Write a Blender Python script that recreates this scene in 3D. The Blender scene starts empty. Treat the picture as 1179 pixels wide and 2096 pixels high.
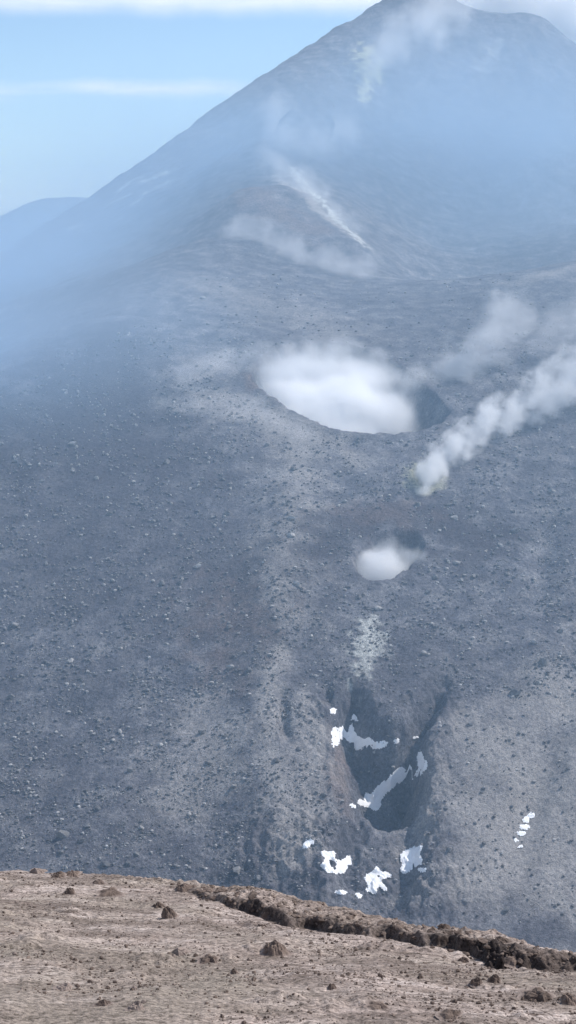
import bpy, math, random
import numpy as np
from mathutils import Vector

random.seed(7)
rng = np.random.default_rng(7)
scene = bpy.context.scene
col = scene.collection

# ------------------------------------------------------------------ camera model (world units: metres, camera at the origin)
W, H, F = 1179.0, 2096.0, 3000.0
PITCH = math.radians(10.7)
CP, SP = math.cos(PITCH), math.sin(PITCH)

def ray(u, v):
    """horizontal tangent and vertical slope of the sight line through a picture point"""
    x = (np.asarray(u, float) - W / 2) / F
    y = (H / 2 - np.asarray(v, float)) / F
    dy = CP + y * SP
    return x / dy, (-SP + y * CP) / dy

def at(u, v, Y):
    a, s = ray(u, v)
    return np.array([a * Y, Y, s * Y])

def sm(e0, e1, x):
    t = np.clip((np.asarray(x, float) - e0) / (e1 - e0), 0, 1)
    return t * t * (3 - 2 * t)

# ------------------------------------------------------------------ noise
PERM = np.random.default_rng(3).permutation(4096).astype(np.int64)
GRAD = np.random.default_rng(4).normal(size=(4096, 2)); GRAD /= np.linalg.norm(GRAD, axis=1)[:, None]

def pnoise(x, y, seed=0):
    xi = np.floor(x).astype(np.int64); yi = np.floor(y).astype(np.int64)
    xf = x - xi; yf = y - yi
    def g(ix, iy, fx, fy):
        h = PERM[(PERM[(ix + seed * 131) & 4095] + iy) & 4095]
        return GRAD[h, 0] * fx + GRAD[h, 1] * fy
    ux = xf * xf * xf * (xf * (xf * 6 - 15) + 10); uy = yf * yf * yf * (yf * (yf * 6 - 15) + 10)
    n00 = g(xi, yi, xf, yf); n10 = g(xi + 1, yi, xf - 1, yf)
    n01 = g(xi, yi + 1, xf, yf - 1); n11 = g(xi + 1, yi + 1, xf - 1, yf - 1)
    return (n00 * (1 - ux) + n10 * ux) * (1 - uy) + (n01 * (1 - ux) + n11 * ux) * uy

def fbm(x, y, octv=4, seed=0, gain=0.5):
    s = 0; a = 1.0; f = 1.0
    for k in range(octv):
        s = s + a * pnoise(x * f + 17.3 * k, y * f - 9.1 * k, seed + k); a *= gain; f *= 2.03
    return s

def ridged(x, y, octv=4, seed=0):
    s = 0; a = 1.0; f = 1.0
    for k in range(octv):
        s = s + a * (1 - 2.4 * np.abs(pnoise(x * f + 5.7 * k, y * f + 3.3 * k, seed + k))); a *= 0.5; f *= 2.1
    return s

# ------------------------------------------------------------------ mesh helpers
def tag(o, label=None, cat=None, group=None, kind=None):
    if label: o['label'] = label
    if cat: o['category'] = cat
    if group: o['group'] = group
    if kind: o['kind'] = kind
    return o

def mesh_obj(name, verts, faces, mat, smooth=True, parent=None):
    me = bpy.data.meshes.new(name)
    verts = np.asarray(verts, np.float32); faces = np.asarray(faces, np.int32)
    n = faces.shape[1]
    me.vertices.add(len(verts)); me.vertices.foreach_set('co', verts.ravel())
    me.loops.add(faces.size); me.loops.foreach_set('vertex_index', faces.ravel())
    me.polygons.add(len(faces)); me.polygons.foreach_set('loop_start', np.arange(0, faces.size, n, dtype=np.int32))
    me.update(calc_edges=True); me.validate()
    me.polygons.foreach_set('use_smooth', np.full(len(me.polygons), smooth))
    if mat: me.materials.append(mat)
    o = bpy.data.objects.new(name, me); col.objects.link(o)
    if parent: o.parent = parent
    return o

def grid_faces(nr, nc):
    i = np.arange(nr - 1)[:, None] * nc + np.arange(nc - 1)[None, :]
    return np.stack([i, i + 1, i + nc + 1, i + nc], -1).reshape(-1, 4)

def add_attr(o, name, vals):
    a = o.data.attributes.new(name, 'FLOAT', 'POINT'); a.data.foreach_set('value', np.asarray(vals, np.float32).ravel())

def poly_sd(px, py, poly):
    """signed distance to a closed polygon, negative inside"""
    P = np.asarray(poly, float); n = len(P)
    d = np.full(px.shape, 1e18); inside = np.zeros(px.shape, bool)
    for i in range(n):
        a, b = P[i], P[(i + 1) % n]
        e = b - a; L = e @ e + 1e-12
        t = np.clip(((px - a[0]) * e[0] + (py - a[1]) * e[1]) / L, 0, 1)
        d = np.minimum(d, (px - a[0] - t * e[0]) ** 2 + (py - a[1] - t * e[1]) ** 2)
        c = ((a[1] > py) != (b[1] > py)) & (px < (b[0] - a[0]) * (py - a[1]) / (b[1] - a[1] + 1e-12) + a[0])
        inside ^= c
    d = np.sqrt(d)
    return np.where(inside, -d, d)

def line_d(px, py, pts):
    """distance to a polyline and the parameter 0..1 along it"""
    P = np.asarray(pts, float); d = np.full(px.shape, 1e18); tt = np.zeros(px.shape)
    n = len(P) - 1
    for i in range(n):
        a, b = P[i], P[i + 1]; e = b - a; L = e @ e + 1e-12
        t = np.clip(((px - a[0]) * e[0] + (py - a[1]) * e[1]) / L, 0, 1)
        q = (px - a[0] - t * e[0]) ** 2 + (py - a[1] - t * e[1]) ** 2
        m = q < d
        d = np.where(m, q, d); tt = np.where(m, (i + t) / n, tt)
    return np.sqrt(d), tt

def smooth_poly(poly, it=2):
    P = np.asarray(poly, float)
    for _ in range(it):
        N = np.roll(P, -1, 0)
        P = np.stack([P * .75 + N * .25, P * .25 + N * .75], 1).reshape(-1, 2)
    return P

# ------------------------------------------------------------------ base shape of the volcano: thin-plate surface through surveyed points
CTRL = []
def row(v, Ys, us):
    for u, Y in zip(us, Ys): CTRL.append(at(u, v, Y))
def pt(u, v, Y): CTRL.append(at(u, v, Y))
for u, v, Y in [(-1500, 1790, 248), (-700, 1795, 240), (0, 1800, 235), (300, 1820, 233), (589, 1850, 230), (900, 1880, 227), (1179, 1920, 225), (1800, 1960, 221), (2600, 1970, 220)]: pt(u, v, Y)
row(1500, [285, 276, 273, 270, 269, 268, 268, 268, 268], [-1500, -600, 0, 300, 560, 900, 1179, 1800, 2500])
row(1200, [335, 325, 320, 317, 315, 316, 317, 318, 318], [-1500, -600, 0, 300, 560, 900, 1179, 1800, 2500])
row(1000, [364, 358, 357, 356, 358, 360, 362, 364], [-600, 0, 200, 400, 700, 900, 1179, 1800])
row(900, [378, 384, 384, 384, 385, 386, 388, 390], [0, 200, 400, 600, 750, 950, 1179, 1800])
row(800, [409, 413, 414, 415, 416, 418, 420, 424], [100, 250, 400, 600, 750, 950, 1179, 1800])
row(700, [446, 452, 455, 458, 460, 464], [250, 400, 600, 800, 1179, 1800])
row(630, [492, 500, 505, 505, 500], [330, 480, 700, 950, 1179])
for u, v, Y in [(-700, 1150, 340), (-500, 1020, 362), (-200, 880, 385), (0, 765, 422), (110, 700, 455), (220, 632, 494), (330, 560, 540), (430, 490, 590)]: pt(u, v, Y)       # shoulder
for u, v, Y in [(-700, 1110, 420), (-400, 930, 450), (-150, 800, 480), (0, 705, 495), (0, 630, 590), (110, 640, 540), (110, 560, 640), (220, 575, 570), (340, 510, 620)]: pt(u, v, Y)
for u, v, Y in [(-400, 840, 600), (-200, 710, 620), (220, 490, 700), (330, 430, 715), (380, 360, 770), (450, 290, 820), (440, 420, 660), (0, 570, 690)]: pt(u, v, Y)
SIL = [(-900, 1080, 700), (-500, 830, 740), (-150, 605, 780), (0, 522, 800), (90, 463, 815), (180, 405, 830), (280, 336, 860), (400, 250, 900), (530, 160, 950), (660, 77, 1000), (780, 0, 1040), (880, -30, 1050), (930, 8, 1050), (1010, 33, 1050), (1095, 31, 1045), (1179, 92, 1030), (1300, 180, 1010), (1500, 330, 970), (1900, 560, 900), (2500, 800, 800)]
for u, v, Y in SIL:
    p = at(u, v, Y); CTRL.append(p)
    q = p * (Y + 130) / Y; q[2] = p[2] - 62 - 0.25 * max(0, p[2]); CTRL.append(q)
    q = p * (Y + 420) / Y; q[2] = p[2] - 230; CTRL.append(q)
for u, v, Y in [(500, 385, 650), (545, 290, 745), (600, 215, 830), (720, 120, 930), (850, 40, 1000)]: pt(u, v, Y)                       # left rim of the breached bowl
for u, v, Y in [(600, 415, 640), (680, 458, 625), (745, 497, 612)]: pt(u, v, Y)                                                       # spur running down into the bowl
for u, v, Y in [(660, 330, 735), (720, 400, 700), (790, 470, 660), (760, 250, 840)]: pt(u, v, Y)
for u, v, Y in [(500, 480, 600), (560, 515, 585), (640, 546, 575), (725, 573, 565)]: pt(u, v, Y)
for u, v, Y in [(850, 577, 560), (1000, 562, 560), (1179, 540, 566), (1500, 510, 580), (2000, 520, 600)]: pt(u, v, Y)
for u, v, Y in [(800, 545, 610), (900, 585, 615), (1050, 575, 615), (1179, 555, 620)]: pt(u, v, Y)                                     # bowl floor
for u, v, Y in [(900, 500, 690), (950, 400, 775), (950, 250, 885), (1000, 120, 970), (1150, 480, 690), (1150, 350, 800), (1150, 200, 930), (1350, 420, 760), (860, 140, 930)]: pt(u, v, Y)
# valley floor and the near side, hidden by the ridge
for x, y, z in [(-400, 190, -122), (-150, 195, -122), (0, 190, -121), (150, 190, -121), (400, 190, -121), (-400, 110, -128), (0, 110, -127), (400, 110, -127), (-900, 300, -130), (900, 300, -115), (-900, 700, -120), (900, 700, -60), (-900, 1500, -260), (0, 1600, -240), (900, 1500, -260)]:
    CTRL.append(np.array([x, y, z], float))
CTRL = np.array(CTRL)

S = 100.0
def tps_fit(P, lam=2e-3):
    X = P[:, :2] / S; n = len(X)
    r2 = ((X[:, None] - X[None]) ** 2).sum(-1)
    K = 0.5 * r2 * np.log(r2 + 1e-12) + lam * np.eye(n)
    Q = np.c_[np.ones(n), X]
    A = np.block([[K, Q], [Q.T, np.zeros((3, 3))]])
    return X, np.linalg.solve(A, np.r_[P[:, 2], np.zeros(3)])
TX, TW = tps_fit(CTRL)
def base_z(x, y):
    sh = x.shape; x = x.ravel() / S; y = y.ravel() / S; out = np.empty(x.size)
    for i in range(0, x.size, 40000):
        dx = x[i:i + 40000, None] - TX[None, :, 0]; dy = y[i:i + 40000, None] - TX[None, :, 1]
        r2 = dx * dx + dy * dy
        out[i:i + 40000] = (0.5 * r2 * np.log(r2 + 1e-12)) @ TW[:-3] + TW[-3] + TW[-2] * x[i:i + 40000] + TW[-1] * y[i:i + 40000]
    return out.reshape(sh)

class Field:
    """a height field sampled on a fan of columns (x/y) and rows (y)"""
    def __init__(s, A, Y, Z): s.A, s.Y, s.Z = A, Y, Z
    def z(s, x, y):
        a = np.asarray(x, float) / y
        fi = np.interp(y, s.Y, np.arange(len(s.Y))); fj = np.interp(a, s.A, np.arange(len(s.A)))
        i = np.minimum(fi.astype(int), len(s.Y) - 2); j = np.minimum(fj.astype(int), len(s.A) - 2)
        p, q = fi - i, fj - j
        Z = s.Z
        return (Z[i, j] * (1 - q) + Z[i, j + 1] * q) * (1 - p) + (Z[i + 1, j] * (1 - q) + Z[i + 1, j + 1] * q) * p
    def hit(s, u, v, y0=0):
        """first point of the field met by the sight lines"""
        a, sl = ray(np.asarray(u, float).ravel(), np.asarray(v, float).ravel())
        fj = np.interp(a, s.A, np.arange(len(s.A))); j = np.minimum(fj.astype(int), len(s.A) - 2); q = fj - j
        out = np.zeros((len(a), 3))
        for k0 in range(0, len(a), 4000):
            k = slice(k0, k0 + 4000)
            z = s.Z[:, j[k]] * (1 - q[k]) + s.Z[:, j[k] + 1] * q[k]
            below = (s.Y[:, None] * sl[k][None] <= z) & (s.Y[:, None] >= y0)
            i = np.maximum(below.argmax(0), 1); c = np.arange(z.shape[1])
            d1 = s.Y[i] * sl[k] - z[i, c]; d0 = s.Y[i - 1] * sl[k] - z[i - 1, c]
            t = np.clip(d0 / (d0 - d1 + 1e-12), 0, 1)
            y = s.Y[i - 1] + t * (s.Y[i] - s.Y[i - 1])
            out[k] = np.c_[a[k] * y, y, sl[k] * y]
        return out

# columns: dense inside the view, coarser beyond it
A = np.r_[np.linspace(-1.3, -0.26, 40, endpoint=False), np.linspace(-0.26, 0.26, 640), np.linspace(0.26, 1.3, 41)[1:]]
Yr = np.r_[np.linspace(70, 215, 30, endpoint=False), np.linspace(215, 300, 300, endpoint=False), np.linspace(300, 470, 380, endpoint=False), np.linspace(470, 640, 150, endpoint=False), np.linspace(640, 1120, 180, endpoint=False), np.linspace(1120, 2000, 30)]
AX, YY = np.meshgrid(A, Yr)
X = AX * YY
Ac = np.r_[np.linspace(-1.3, -0.26, 20, endpoint=False), np.linspace(-0.26, 0.26, 160), np.linspace(0.26, 1.3, 21)[1:]]
Yc = np.r_[np.linspace(70, 215, 20, endpoint=False), np.linspace(215, 640, 200, endpoint=False), np.linspace(640, 1120, 120, endpoint=False), np.linspace(1120, 2000, 20)]
GA, GY = np.meshgrid(Ac, Yc)
BASE = Field(Ac, Yc, base_z(GA * GY, GY))
Z = BASE.z(X, YY)

def ground_poly(pix, fld=None):
    p = (fld or BASE).hit([q[0] for q in pix], [q[1] for q in pix], 150)
    return p[:, :2]

# the spur (pale ash crest) that runs from the big crater down past the gully
CREST_PX = [(640, 930), (600, 1060), (575, 1200), (555, 1350), (545, 1500), (580, 1680), (640, 1850)]
crest = ground_poly(CREST_PX)
dC, tC = line_d(X, YY, crest)
Z += 2.6 * np.exp(-(dC / 9.0) ** 2) * sm(0.0, 0.2, tC)

# large-scale relief
Z += 1.6 * fbm(X / 42, YY / 42, 3, 11) * sm(210, 250, YY)
# furrows running down slope
Z += 0.3 * fbm(X / 7 + 0.15 * fbm(X / 30, YY / 30, 2, 5), YY / 38, 3, 21) * sm(225, 250, YY)

def hollow(pix, depth, wall, floor_noise=0.6, rough=0.8, seed=0, lip=0.0, soft_left=1.0):
    P = smooth_poly(ground_poly(pix), 2)
    c = P.mean(0); R = np.abs(P - c).max() * 2.2
    m = (np.abs(X - c[0]) < R) & (np.abs(YY - c[1]) < R)
    x, y = X[m], YY[m]
    d = poly_sd(x, y, P) + rough * fbm(x / 3.0, y / 3.0, 4, 31 + seed)
    wall = wall * (1 + (soft_left - 1) * sm(2.0, -3.0, x - c[0] - (y - c[1]) * 0.12))
    prof = sm(0, wall, -d) * (1 - 0.25 * sm(0, wall, -d)) / 0.75
    Z[m] += -depth * prof * (1 + 0.12 * floor_noise * fbm(x / 5, y / 5, 3, 41 + seed)) + lip * np.exp(-(np.maximum(d, 0) / 2.5) ** 2) * (d > -1)
    return P

BIG = [(503, 768), (522, 738), (570, 714), (640, 700), (720, 708), (800, 740), (870, 785), (922, 828), (930, 850), (900, 872), (860, 885), (800, 896), (730, 893), (660, 880), (600, 850), (550, 812), (512, 786)]
VENT = [(836, 975), (848, 958), (885, 950), (916, 962), (908, 988), (882, 1006), (852, 1002)]
PIT = [(717, 1150), (728, 1122), (768, 1100), (830, 1084), (866, 1094), (874, 1120), (862, 1150), (830, 1178), (790, 1197), (750, 1199), (724, 1180)]
big_poly = hollow(BIG, 26, 15, seed=1, rough=1.3, lip=0.7)
vent_poly = hollow(VENT, 7, 4, seed=2, rough=0.6)
pit_poly = hollow(PIT, 11, 5.5, seed=3, rough=0.8, lip=0.3)

# the gully: a steep-headed hollow with a lit tongue between two incisions, open at the bottom
GUL1 = [(725, 1386), (760, 1398), (764, 1440), (815, 1480), (850, 1440), (905, 1392), (920, 1408), (895, 1470), (890, 1530), (896, 1580), (884, 1640), (880, 1720), (875, 1790), (850, 1880), (690, 1890), (640, 1820), (660, 1740), (700, 1690), (705, 1650), (672, 1628), (670, 1560), (650, 1500), (668, 1445)]
GUL2 = [(708, 1396), (752, 1400), (768, 1450), (802, 1494), (850, 1462), (882, 1530), (886, 1590), (872, 1640), (820, 1668), (745, 1668), (690, 1630), (686, 1570), (690, 1530), (668, 1500), (672, 1440)]
gul_poly = hollow(GUL1, 4.0, 5.0, seed=4, rough=1.6, soft_left=1.8)
gul2_poly = hollow(GUL2, 10.0, 5.0, seed=5, rough=1.6, soft_left=1.7)
for pix, w, dep in [([(905, 1395), (868, 1450), (835, 1500), (822, 1560)], 2.2, 4.0),
                    ([(578, 1440), (580, 1500), (592, 1540)], 1.1, 1.6),
                    ([(668, 1410), (672, 1450)], 1.0, 1.5),
                    ([(1179, 1440), (1130, 1530), (1095, 1620), (1068, 1700), (1065, 1780)], 3.0, 1.5),
                    ([(1145, 1010), (1120, 1090), (1105, 1180), (1100, 1240)], 3.0, 1.4),
                    ([(868, 1610), (858, 1660), (852, 1720), (832, 1790), (815, 1860)], 3.6, 2.6),
                    ([(742, 1640), (725, 1710), (705, 1790)], 1.8, 3.0)]:
    L = ground_poly(pix)
    d, t = line_d(X, YY, L)
    d = d + 0.5 * fbm(X / 2.5, YY / 2.5, 3, 77)
    Z -= dep * np.exp(-(d / w) ** 2) * (0.35 + 0.65 * np.sin(np.pi * np.clip(t, 0.06, 0.94)))
# broken ground at the foot of the gully
dF, tF = line_d(X, YY, ground_poly([(560, 1790), (660, 1800), (760, 1800), (830, 1830)]))
Z += 0.9 * ridged(X / 3.0, YY / 3.0, 4, 91) * np.exp(-(dF / 12) ** 2)
dG = poly_sd(X, YY, smooth_poly(gul_poly))
Z += 0.55 * ridged(X / 2.6, YY / 4.0, 4, 95) * sm(7, 0, dG) * sm(-9, -1, dG)

# small-scale roughness of loose scoria
near = sm(215, 240, YY)
Z += near * (0.16 * fbm(X / 2.2, YY / 2.2, 3, 51) + 0.10 * ridged(X / 0.9, YY / 0.9, 2, 61) * sm(600, 380, YY))
Z += sm(560, 760, YY) * (0.8 * fbm(X / 9, YY / 9, 4, 71) + 1.4 * fbm((X + 0.3 * YY) / 16, YY / 60, 3, 73))
TER = Field(A, Yr, Z)

# ------------------------------------------------------------------ materials
def new_mat(name):
    m = bpy.data.materials.new(name); m.use_nodes = True
    nt = m.node_tree; nt.nodes.clear()
    return m, nt, nt.nodes, nt.links

def N(nodes, t, **kw):
    n = nodes.new(t)
    for k, v in kw.items():
        if k == 'inp':
            for kk, vv in v.items(): n.inputs[kk].default_value = vv
        else: setattr(n, k, v)
    return n

def math_node(nodes, links, op, a, b=None, c=None, clamp=False):
    n = nodes.new('ShaderNodeMath'); n.operation = op; n.use_clamp = clamp
    for i, q in enumerate((a, b, c)):
        if q is None: continue
        if isinstance(q, (int, float)): n.inputs[i].default_value = q
        else: links.new(q, n.inputs[i])
    return n.outputs[0]

def noise(nodes, links, vec, scale, detail=4, rough=0.55):
    n = nodes.new('ShaderNodeTexNoise'); n.inputs['Scale'].default_value = scale; n.inputs['Detail'].default_value = detail
    n.inputs['Roughness'].default_value = rough
    links.new(vec, n.inputs['Vector']); return n.outputs['Fac']

def ramp(nodes, links, fac, stops):
    n = nodes.new('ShaderNodeValToRGB'); e = n.color_ramp.elements
    while len(e) < len(stops): e.new(0.5)
    for q, (p, c) in zip(e, stops):
        q.position = p; q.color = (*c, 1) if len(c) == 3 else c
    links.new(fac, n.inputs[0]); return n.outputs[0]

def mix(nodes, links, fac, a, b, mode='MIX'):
    n = nodes.new('ShaderNodeMix'); n.data_type = 'RGBA'; n.blend_type = mode
    for sock, q in ((n.inputs[0], fac), (n.inputs[6], a), (n.inputs[7], b)):
        if isinstance(q, (int, float)): sock.default_value = q
        elif isinstance(q, tuple): sock.default_value = (*q, 1)
        else: links.new(q, sock)
    return n.outputs[2]

def attr(nodes, name):
    n = nodes.new('ShaderNodeAttribute'); n.attribute_name = name; return n.outputs['Fac']

def terrain_material():
    m, nt, nd, lk = new_mat('volcanic_ash_slope')
    g = nd.new('ShaderNodeNewGeometry'); P = g.outputs['Position']
    big = noise(nd, lk, P, 0.022, 5, 0.6); midn = noise(nd, lk, P, 0.16, 5, 0.65); fine = noise(nd, lk, P, 1.3, 5, 0.75); grain = noise(nd, lk, P, 4.0, 3, 0.7)
    mp = nd.new('ShaderNodeMapping'); mp.inputs['Scale'].default_value = (1, 0.35, 0.35); mp.inputs['Rotation'].default_value = (0, 0, -0.45); lk.new(P, mp.inputs['Vector'])
    streak = noise(nd, lk, mp.outputs[0], 0.28, 5, 0.65)
    base = ramp(nd, lk, midn, [(0.3, (0.066, 0.067, 0.083)), (0.5, (0.142, 0.141, 0.160)), (0.72, (0.295, 0.288, 0.296))])
    base = mix(nd, lk, ramp(nd, lk, streak, [(0.5, (0, 0, 0)), (0.8, (.7, .7, .7))]), base, (0.24, 0.228, 0.222))
    base = mix(nd, lk, ramp(nd, lk, big, [(0.35, (0, 0, 0)), (0.7, (.6, .6, .6))]), base, (0.075, 0.070, 0.080))
    base = mix(nd, lk, attr(nd, 'pale'), base, mix(nd, lk, midn, (0.33, 0.305, 0.285), (0.46, 0.43, 0.405)))
    base = mix(nd, lk, attr(nd, 'dark'), base, (0.062, 0.056, 0.066))
    base = mix(nd, lk, attr(nd, 'rust'), base, mix(nd, lk, fine, (0.15, 0.11, 0.10), (0.25, 0.19, 0.165)))
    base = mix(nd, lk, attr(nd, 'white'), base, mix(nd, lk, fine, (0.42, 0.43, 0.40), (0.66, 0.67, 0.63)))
    base = mix(nd, lk, attr(nd, 'sulphur'), base, mix(nd, lk, fine, (0.55, 0.55, 0.26), (0.80, 0.79, 0.55)))
    v = ramp(nd, lk, fine, [(0.34, (0.5, 0.5, 0.53)), (0.5, (0.98, 0.98, 0.98)), (0.66, (1.45, 1.43, 1.40))])
    base = mix(nd, lk, math_node(nd, lk, 'MULTIPLY_ADD', attr(nd, 'pale'), -0.45, 1.0), base, v, 'MULTIPLY')
    v = ramp(nd, lk, grain, [(0.32, (0.6, 0.6, 0.6)), (0.5, (1, 1, 1)), (0.7, (1.45, 1.45, 1.45))])
    base = mix(nd, lk, 0.8, base, v, 'MULTIPLY')
    h = math_node(nd, lk, 'ADD', math_node(nd, lk, 'MULTIPLY', fine, 0.7), math_node(nd, lk, 'MULTIPLY', grain, 0.3))
    b = nd.new('ShaderNodeBump'); b.inputs['Strength'].default_value = 0.75; b.inputs['Distance'].default_value = 0.9; lk.new(h, b.inputs['Height'])
    s = nd.new('ShaderNodeBsdfPrincipled'); s.inputs['Roughness'].default_value = 0.95; s.inputs['Specular IOR Level'].default_value = 0.1
    lk.new(base, s.inputs['Base Color']); lk.new(b.outputs[0], s.inputs['Normal'])
    o = nd.new('ShaderNodeOutputMaterial'); lk.new(s.outputs[0], o.inputs[0])
    return m

def rock_material(name, dark, light, scale=1.2, bump=0.5, pale=(0.55, 0.53, 0.51)):
    m, nt, nd, lk = new_mat(name)
    tc = nd.new('ShaderNodeTexCoord'); oi = nd.new('ShaderNodeObjectInfo'); g = nd.new('ShaderNodeNewGeometry')
    n1 = noise(nd, lk, g.outputs['Position'], scale, 5, 0.65)
    c = ramp(nd, lk, n1, [(0.3, dark), (0.7, light)])
    tone = attr(nd, 'tone')
    r = math_node(nd, lk, 'ADD', math_node(nd, lk, 'MULTIPLY', oi.outputs['Random'], 0.5), 0.75)
    k = nd.new('ShaderNodeCombineColor'); [lk.new(r, k.inputs[i]) for i in range(3)]
    c = mix(nd, lk, 1.0, c, k.outputs[0], 'MULTIPLY')
    c = mix(nd, lk, tone, c, pale)
    b = nd.new('ShaderNodeBump'); b.inputs['Strength'].default_value = bump; b.inputs['Distance'].default_value = 0.3 / scale; lk.new(n1, b.inputs['Height'])
    s = nd.new('ShaderNodeBsdfPrincipled'); s.inputs['Roughness'].default_value = 0.92; s.inputs['Specular IOR Level'].default_value = 0.15
    lk.new(c, s.inputs['Base Color']); lk.new(b.outputs[0], s.inputs['Normal'])
    o = nd.new('ShaderNodeOutputMaterial'); lk.new(s.outputs[0], o.inputs[0])
    return m

def snow_material():
    m, nt, nd, lk = new_mat('old_snow')
    g = nd.new('ShaderNodeNewGeometry')
    n1 = noise(nd, lk, g.outputs['Position'], 1.1, 4)
    c = ramp(nd, lk, n1, [(0.3, (0.88, 0.88, 0.88)), (0.6, (0.95, 0.95, 0.95))])
    b = nd.new('ShaderNodeBump'); b.inputs['Strength'].default_value = 0.3; b.inputs['Distance'].default_value = 0.3; lk.new(n1, b.inputs['Height'])
    s = nd.new('ShaderNodeBsdfPrincipled'); s.inputs['Roughness'].default_value = 0.7; s.inputs['Specular IOR Level'].default_value = 0.2
    lk.new(c, s.inputs['Base Color']); lk.new(b.outputs[0], s.inputs['Normal'])
    o = nd.new('ShaderNodeOutputMaterial'); lk.new(s.outputs[0], o.inputs[0])
    return m

# ------------------------------------------------------------------ deposits and other tones painted by place on the slope
def blob(pix, soft, n_amp=0.5, n_sc=6.0, seed=0):
    P = smooth_poly(TER.hit([p[0] for p in pix], [p[1] for p in pix], 150)[:, :2], 1)
    d = poly_sd(X, YY, P) + n_amp * soft * fbm(X / n_sc, YY / n_sc, 4, 200 + seed) * 2
    return sm(soft, -soft, d)
def band(pix, width, n_amp=0.6, n_sc=4.0, seed=0):
    L = TER.hit([p[0] for p in pix], [p[1] for p in pix], 150)[:, :2]
    d, t = line_d(X, YY, L)
    d = d + n_amp * width * fbm(X / n_sc, YY / n_sc, 4, 300 + seed) * 1.5
    return np.exp(-(np.maximum(d, 0) / width) ** 2)
pale = np.zeros_like(Z); dark = np.zeros_like(Z); rust = np.zeros_like(Z); white = np.zeros_like(Z); sulph = np.zeros_like(Z)
pale = np.maximum(pale, 0.5 * band([(600, 900), (610, 960), (600, 1060), (570, 1180), (565, 1250)], 7, 0.9, 6, 1))
pale = np.maximum(pale, 0.65 * band([(575, 1330), (550, 1400), (550, 1500), (560, 1580), (590, 1690), (600, 1760)], 2.6, 0.7, 4, 2))
pale = np.maximum(pale, 0.45 * blob([(520, 1560), (480, 1680), (300, 1660), (330, 1500), (450, 1400)], 7, 0.8, 8, 3))
pale = np.maximum(pale, 0.66 * blob([(960, 1480), (1200, 1330), (1300, 1600), (1250, 1900), (900, 1880), (890, 1640), (910, 1520)], 12, 0.8, 11, 4))
pale = np.maximum(pale, 0.5 * blob([(600, 1400), (680, 1470), (700, 1620), (650, 1760), (560, 1760), (580, 1560)], 3, 0.7, 5, 5))
pale = np.maximum(pale, 0.55 * band([(430, 740), (380, 790), (420, 830), (520, 840), (620, 900), (700, 925)], 9, 0.9, 8, 6))
pale = np.maximum(pale, 0.35 * band([(430, 590), (560, 630), (700, 680)], 12, 1.0, 9, 7))
pale = np.maximum(pale, 0.8 * band([(560, 360), (640, 420), (690, 460), (740, 492)], 3.5, 0.9, 5, 8))  # sunlit side of the bowl spur painted paler
rust = np.maximum(rust, 0.55 * band([(510, 385), (560, 430), (640, 470)], 9, 0.9, 8, 9))
pale = np.maximum(pale, 0.4 * band([(1060, 580), (1179, 545)], 5, 1, 8, 10))
dark = np.maximum(dark, 0.9 * blob([(660, 1030), (880, 1020), (1010, 1060), (1090, 1120), (900, 1180), (880, 1080), (700, 1110), (640, 1180), (600, 1130)], 7, 0.8, 7, 11))  # darker patch between the big crater and the round pit
dark = np.maximum(dark, 0.8 * blob([(380, 1130), (560, 1150), (540, 1330), (440, 1340), (370, 1250)], 9, 0.9, 8, 12))  # dark ash on the spur's left flank, its shade included in the tone
dark = np.maximum(dark, 0.8 * blob([(150, 680), (280, 640), (300, 760), (500, 1000), (300, 1010), (120, 960), (0, 1000), (0, 850)], 14, 0.9, 10, 13))
dark = np.maximum(dark, 0.45 * blob([(-40, 850), (200, 800), (480, 960), (560, 1150), (560, 1300), (300, 1330), (-40, 1250)], 16, 0.9, 14, 25))
rust = np.maximum(rust, 0.4 * blob([(400, 1200), (520, 1180), (520, 1330), (430, 1400)], 8, 0.9, 6, 14))
rust = np.maximum(rust, 0.55 * band([(700, 1540), (690, 1600), (705, 1640)], 1.8, 0.9, 3, 15))
rust = np.maximum(rust, 0.35 * blob([(700, 1030), (860, 1030), (880, 1060), (720, 1080)], 6, 0.9, 6, 16))
rust = np.maximum(rust, 0.7 * band([(516, 790), (508, 768)], 2.0, 0.6, 3, 17))
white = np.maximum(white, 0.75 * blob([(755, 1258), (780, 1285), (790, 1330), (765, 1350), (745, 1380), (724, 1390), (735, 1350), (724, 1310), (738, 1280)], 2.2, 0.9, 2.2, 18))
white = np.maximum(white, 0.85 * band([(600, 345), (655, 410), (700, 460), (738, 492)], 2.2, 1.6, 2.5, 19))  # white streak on the bowl spur, sunlight put into the colour
white = np.maximum(white, 0.9 * blob([(515, 775), (545, 803), (600, 845), (590, 830), (560, 790)], 1.5, 0.7, 3, 20))  # white ground on the crater's inner left wall, sunlight painted in
sulph = np.maximum(sulph, 0.3 * blob([(828, 965), (850, 945), (900, 945), (915, 985), (885, 1014), (850, 1012), (834, 992)], 1.6, 0.7, 2.5, 21))
sulph = np.maximum(sulph, 0.65 * blob([(730, 95), (765, 100), (772, 150), (752, 165), (740, 150)], 6, 1.2, 6, 22))
sulph = np.maximum(sulph, 0.6 * band([(752, 150), (748, 180), (740, 205)], 3.0, 1.2, 5, 26))
sulph = np.maximum(sulph, 0.7 * band([(776, 120), (776, 150), (772, 165)], 2.5, 1.2, 5, 27))
white = np.maximum(white, 0.4 * blob([(975, 120), (1025, 80), (1030, 95), (990, 150)], 7, 0.9, 8, 23))
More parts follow.
